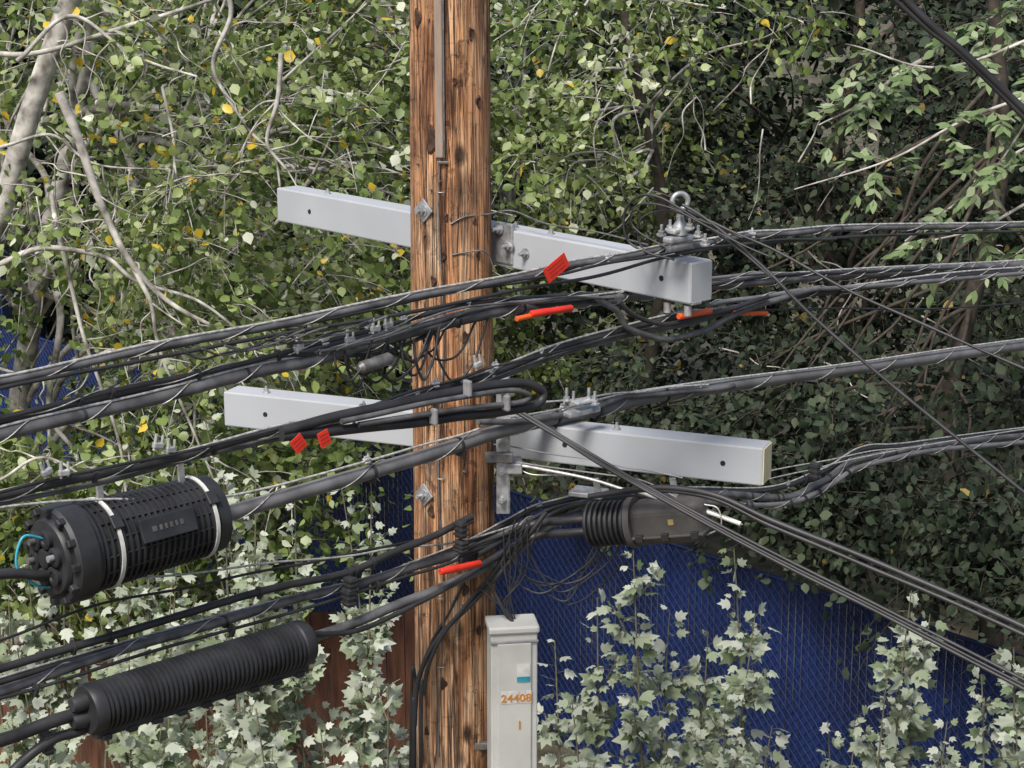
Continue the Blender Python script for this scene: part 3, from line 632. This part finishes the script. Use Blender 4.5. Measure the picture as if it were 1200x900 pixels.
T2=tree('poplar_tree',(-.6,11.8,0),(-.4,11.3,4.6),(2.3,1.8,3.3),M_BARK,16,22,**P1k)
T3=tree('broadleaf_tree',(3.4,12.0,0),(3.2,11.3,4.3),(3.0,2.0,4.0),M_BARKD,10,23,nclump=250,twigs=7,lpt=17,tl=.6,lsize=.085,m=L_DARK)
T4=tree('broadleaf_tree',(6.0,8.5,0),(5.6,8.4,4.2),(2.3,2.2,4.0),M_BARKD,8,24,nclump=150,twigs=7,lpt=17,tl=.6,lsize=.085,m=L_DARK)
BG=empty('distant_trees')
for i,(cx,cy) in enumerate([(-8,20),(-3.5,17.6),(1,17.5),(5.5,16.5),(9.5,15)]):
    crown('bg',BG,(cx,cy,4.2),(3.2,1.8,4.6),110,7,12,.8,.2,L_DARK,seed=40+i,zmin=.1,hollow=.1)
# green boughs in front of the right dark tree, upper middle
g=np.random.default_rng(8)
T5=empty('poplar_tree'); cen=[]
tr5=limb(T5,(1.0,9.3,0),(1.2,9.0,8),.08,.03,M_BARKD,seed=5,bend=.1)
for (x,y) in [(600,40),(640,90),(690,50),(740,30),(700,120),(640,170),(620,210),(600,130),(850,10),(650,10),(780,-10),(660,230),(610,270),(730,80),(700,200),(810,60),(940,20)]:
    q=on(x,y,Y(7.8+g.uniform(-.6,.6))); cen.append(tuple(q)); limb(T5,tr5[int(len(tr5)*g.uniform(.5,.9))],q,.018,.005,M_BARK,seed=int(x+y))
crown('x',T5,(1.2,9.3,6),(1.5,1.2,1.5),0,7,16,.5,.08,L_POP,centers=cen,seed=9,stemm=M_BARK,shade=(0,.92))
# dark boughs hanging over the fence on the right
T7=empty('broadleaf_tree'); cen=[]; tr7=limb(T7,(3.4,6.4,0),(3.3,6.3,6.5),.11,.04,M_BARKD,seed=15,bend=.1)
for i in range(125):
    x=g.uniform(680,1280); lo=(540+(x-680)*.33 if x<1000 else 646+(x-1000)*.36)+g.uniform(-35,14)
    y=lo-abs(g.normal(0,75)); f=fence_line((x-600)/F*13.5)
    q=on(x,y,Y(f-.15+g.uniform(-.45,.3))); cen.append(tuple(q))
    if i%5==0: limb(T7,tr7[int(len(tr7)*g.uniform(.35,.9))],q,.018,.004,M_BARKD,seed=700+i)
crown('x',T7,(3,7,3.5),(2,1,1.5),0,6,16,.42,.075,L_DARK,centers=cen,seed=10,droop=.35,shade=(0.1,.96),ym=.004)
# undergrowth in front of the left part of the fence
US=empty('poplar_shrub'); cen=[]
for i in range(110):
    x=g.uniform(-40,490); y=g.uniform(530,730) ; q=on(x,y,Y(g.uniform(5.4,6.4))); 
    if x>400 and y>560: continue
    if x>300 and y>660: continue
    if q.z>.3 : cen.append(tuple(q))
    if i%6==0: limb(US,(q.x+g.uniform(-.3,.3),q.y,0),q,.014,.005,M_STEM,seed=900+i)
crown('x',US,(-2.5,7,0),(2,1,1.5),0,7,15,.5,.08,L_POP,centers=cen,seed=12,shade=(0,.75),stemm=M_STEM,gap=-.2)
def bare(pp,y,r0,r1,par):
    P=[on(q[0],q[1],Y(y+(q[2] if len(q)>2 else 0))) for q in pp]; pts=wob(catmull(P,8),.012); curve('bare_limb',pts,1.0,M_BARK,par,3,taper=(r0,r1)); return pts
random.seed(3)
bl=[bare([(-60,400),(0,245),(40,120),(85,-10),(115,-90)],5.6,.08,.065,T1),
 bare([(70,110),(95,170),(120,245),(150,300),(190,350),(245,378)],4.9,.034,.012,T1),
 bare([(150,300),(175,350),(185,400),(215,480),(250,560)],4.9,.018,.007,T1),
 bare([(0,310),(60,290),(120,300),(160,330),(230,350),(290,400)],5.0,.02,.008,T1),
 bare([(60,230),(80,320),(100,400),(140,520),(150,600)],5.2,.018,.008,T1),
 bare([(265,-10),(270,20),(250,80),(290,150),(320,180),(330,230)],5.3,.018,.007,T1),
 bare([(330,60),(325,120),(313,165),(335,200)],4.9,.018,.008,T1),
 bare([(20,70),(80,20),(150,60),(230,90)],5.2,.016,.007,T1),
 bare([(190,100),(205,180),(195,250)],5.2,.011,.005,T1),
 bare([(400,180),(440,230),(480,290)],6.0,.010,.005,T1),
 bare([(-20,60),(60,60),(180,20),(300,-20)],5.4,.02,.010,T1),
 bare([(0,170),(60,160),(110,190),(200,200)],5.3,.012,.005,T1),
 bare([(-20,430),(60,440),(140,410),(220,430)],5.3,.012,.005,T1),
 bare([(0,560),(60,540),(160,600),(230,640)],4.8,.011,.005,T1)]
cen=[]
for pts in list(bl):
    for k in range(9):
        p=pts[random.randrange(len(pts)//4,len(pts))]; q=p+Vector((random.uniform(-.5,.5),random.uniform(-.1,.5),random.uniform(-.6,.1))); l=limb(T1,p,q,.007,.002,M_BARK,seed=random.randrange(9999),bend=.3)
        if random.random()<.4: cen.append((q.x,q.y+.25,q.z))
for i in range(34):
    x=random.uniform(-20,480); y=random.uniform(-20,420); cen.append(tuple(on(x,y,Y(random.uniform(5.6,6.6)))))
crown('x',T1,(-3,7,5),(2,1,2),0,5,13,.5,.077,L_POP,centers=cen,seed=31,stemm=M_BARK,ym=.035,shade=(.12,1))
# compound-leaf tree on the right
T6=empty('walnut_tree')
curve('trunk',catmull([Vector((4.6,3.6,0)),Vector((4.4,3.7,2.5)),Vector((4.3,3.6,5)),Vector((4.6,3.5,8.5))],8),1,M_BARK,T6,3,taper=(.13,.05))
g=np.random.default_rng(77); LP=[];LA_=[];LN_=[];LS=[];SH=[];TW=[]
brs=[([(1420,60),(1290,90),(1200,110),(1120,150),(1040,185),(930,225)],3.8),([(1420,-60),(1290,10),(1180,60),(1080,75),(990,55)],4.1),([(1400,200),(1250,225),(1150,262),(1080,290)],3.9),
 ([(1400,120),(1250,150),(1180,190),(1120,235),(1060,285)],4.3),([(1350,-100),(1240,-30),(1160,20),(1130,40)],4.5),([(1350,60),(1250,60),(1200,150),(1160,200)],3.6),([(1290,240),(1240,260),(1190,300)],3.8),([(1080,75),(1020,110),(960,150)],4.2)]
for bp,y in brs:
    P_=[on(a,b,Y(y)) for a,b in bp]; pts=wob(catmull(P_,8),.02); curve('branch',pts,1,M_BARK,T6,2,taper=(.016,.004))
    for k in range(15):
        p=np.array(pts[int(g.uniform(.2,1)*(len(pts)-1))]); d_=nrmz(np.array([g.uniform(-1,.6),g.uniform(-.9,.5),g.uniform(-.6,.4)])); L_=g.uniform(.18,.30)
        st=np.linspace(0,1,5)[:,None]; cur=p+d_*L_*st+np.array([0,0,-.12])*st**2*L_*3; TW.append(cur)
        sd=nrmz(np.cross(d_,[0,0,1])); npair=int(g.integers(4,6))
        for j in range(1,npair+1):
            f=(j+.3)/(npair+.3); b=p+d_*L_*f+np.array([0,0,-.36*L_*f*f])
            for sg in(1,-1):
                LP.append(b); LA_.append(d_*.7+sd*sg+np.array([0,0,-.35])+g.normal(0,.25,3)); LN_.append(np.array([0,-.3,1])+g.normal(0,.4,3)); LS.append(g.uniform(.07,.105)); SH.append(g.uniform(0,1))
        LP.append(cur[-1]); LA_.append(d_+np.array([0,0,-.4])); LN_.append(np.array([0,-.3,1.])); LS.append(.10); SH.append(.6)
tubes('rachis',np.array(TW),np.linspace(.003,.001,5)[None,:]*np.ones((len(TW),1)),M_STEM,T6,3)
leaves('compound_leaves',np.array(LP),np.array(LA_),np.array(LN_),np.array(LS),LN,OVP,np.array(SH),L_ASH,T6)
for k in range(26):
    x=random.uniform(760,1190); y=random.uniform(60,430); p=on(x,y,Y(random.uniform(7.5,9))); q=p+Vector((random.uniform(-.7,.7),random.uniform(-.3,.3),random.uniform(-.8,.8)))
    limb(T3,p,q,.008,.002,M_BARK,seed=k+500,bend=.25)
# ------------------------------------------------------------------ white poplar saplings
def saplings(tops,name,seed,dens=1.):
    g=np.random.default_rng(seed)
    for (px,py,y) in tops:
        e=empty(name); tp=np.array(on(px,py,Y(y))); base=np.array([tp[0]+g.uniform(-.35,.35),tp[1]+g.uniform(-.2,.3),0.])
        mid=(tp+base)/2+g.normal(0,.08,3); s=np.linspace(0,1,12)[:,None]
        st=(1-s)**2*base+2*s*(1-s)*mid+s*s*tp; tubes('stem',st[None],np.linspace(.016,.003,12)[None],M_STEM,e,6)
        LP=[];LA_=[];LN_=[];LS=[];SH=[];TW=[]
        def shoot(line,n,f0,sz):
            for j in range(n):
                f=f0+(1-f0)*(j+.5)/n; i=min(f*(len(line)-1),len(line)-1.001); a=int(i); p=line[a]+(line[a+1]-line[a])*(i-a)
                az=g.uniform(0,6.28); o=np.array([math.cos(az),math.sin(az),g.uniform(-.1,.6)]); pet=g.uniform(.02,.055)
                LP.append(p+o*pet); LA_.append(o+np.array([0,0,g.uniform(-.7,.5)])); nn_=g.normal(0,.6,3); nn_[2]+=.65; nn_[1]-=.5; LN_.append(nn_)
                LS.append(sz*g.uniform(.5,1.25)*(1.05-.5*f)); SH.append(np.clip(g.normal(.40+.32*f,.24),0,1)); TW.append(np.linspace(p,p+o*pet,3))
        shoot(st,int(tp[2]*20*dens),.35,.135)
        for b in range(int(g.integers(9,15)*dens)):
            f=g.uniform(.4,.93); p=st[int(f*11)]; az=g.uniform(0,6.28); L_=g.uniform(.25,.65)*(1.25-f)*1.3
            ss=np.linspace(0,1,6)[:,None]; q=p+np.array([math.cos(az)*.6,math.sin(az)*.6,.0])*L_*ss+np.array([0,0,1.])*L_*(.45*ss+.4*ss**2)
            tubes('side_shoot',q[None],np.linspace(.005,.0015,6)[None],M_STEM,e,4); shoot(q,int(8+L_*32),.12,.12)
        tubes('petioles',np.array(TW),np.full((len(TW),3),.0013),M_STEM,e,3)
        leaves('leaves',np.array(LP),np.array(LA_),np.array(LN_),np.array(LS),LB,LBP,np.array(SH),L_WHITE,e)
saplings([(742,645,3.0),(700,700,3.2),(650,750,2.8),(785,715,3.3),(860,642,3.0),(885,720,2.8),(830,740,3.4),(670,820,2.4),(770,820,2.5),(905,850,2.4),(970,845,2.6),(1068,692,2.8),(1090,720,3.1),(1040,785,2.6),(1150,790,2.6),(1188,760,2.9),(1110,845,2.4),(525,872,2.0),(850,810,2.5),(1000,880,2.2),(1190,850,2.3)],'white_poplar_sapling',5,.85)
saplings([(180,530,3.6),(240,490,4.0),(262,555,3.4),(300,560,3.2),(345,575,3.4),(400,570,3.6),(435,585,3.4),(30,650,3.0),(75,600,3.2),(110,690,2.8),(150,690,2.6),(20,760,2.4),(200,700,2.6),(265,680,2.8),(330,710,3.0),(60,830,2.0),(240,800,2.2),(300,830,2.0),(190,840,2.0),(375,850,2.2),(455,800,2.6),(10,700,3.0),(210,610,3.2),(420,870,2.0),(290,640,3.0)],'white_poplar_sapling',6,.85)
# ------------------------------------------------------------------ light
w=bpy.data.worlds.new('World'); scene.world=w; w.use_nodes=True; nt=w.node_tree
sk=nt.nodes.new('ShaderNodeTexSky'); sk.sky_type='NISHITA'; sk.sun_disc=False; EL=math.radians(52); AZ=math.radians(205)
sk.sun_elevation=EL; sk.sun_rotation=AZ; sk.air_density=1.0; sk.dust_density=4.0
bgn=nt.nodes['Background']; nt.links.new(sk.outputs[0],bgn.inputs[0]); bgn.inputs[1].default_value=.15
sl=bpy.data.lights.new('sun','SUN'); sl.energy=4.1; sl.angle=math.radians(18); sl.color=(1,.96,.9); so=bpy.data.objects.new('sun',sl); COL.objects.link(so)
sd=Vector((math.sin(AZ)*math.cos(EL),math.cos(AZ)*math.cos(EL),math.sin(EL))); so.rotation_euler=sd.to_track_quat('Z','Y').to_euler()
scene.view_settings.view_transform='Standard'; scene.view_settings.look='None'; scene.view_settings.exposure=0
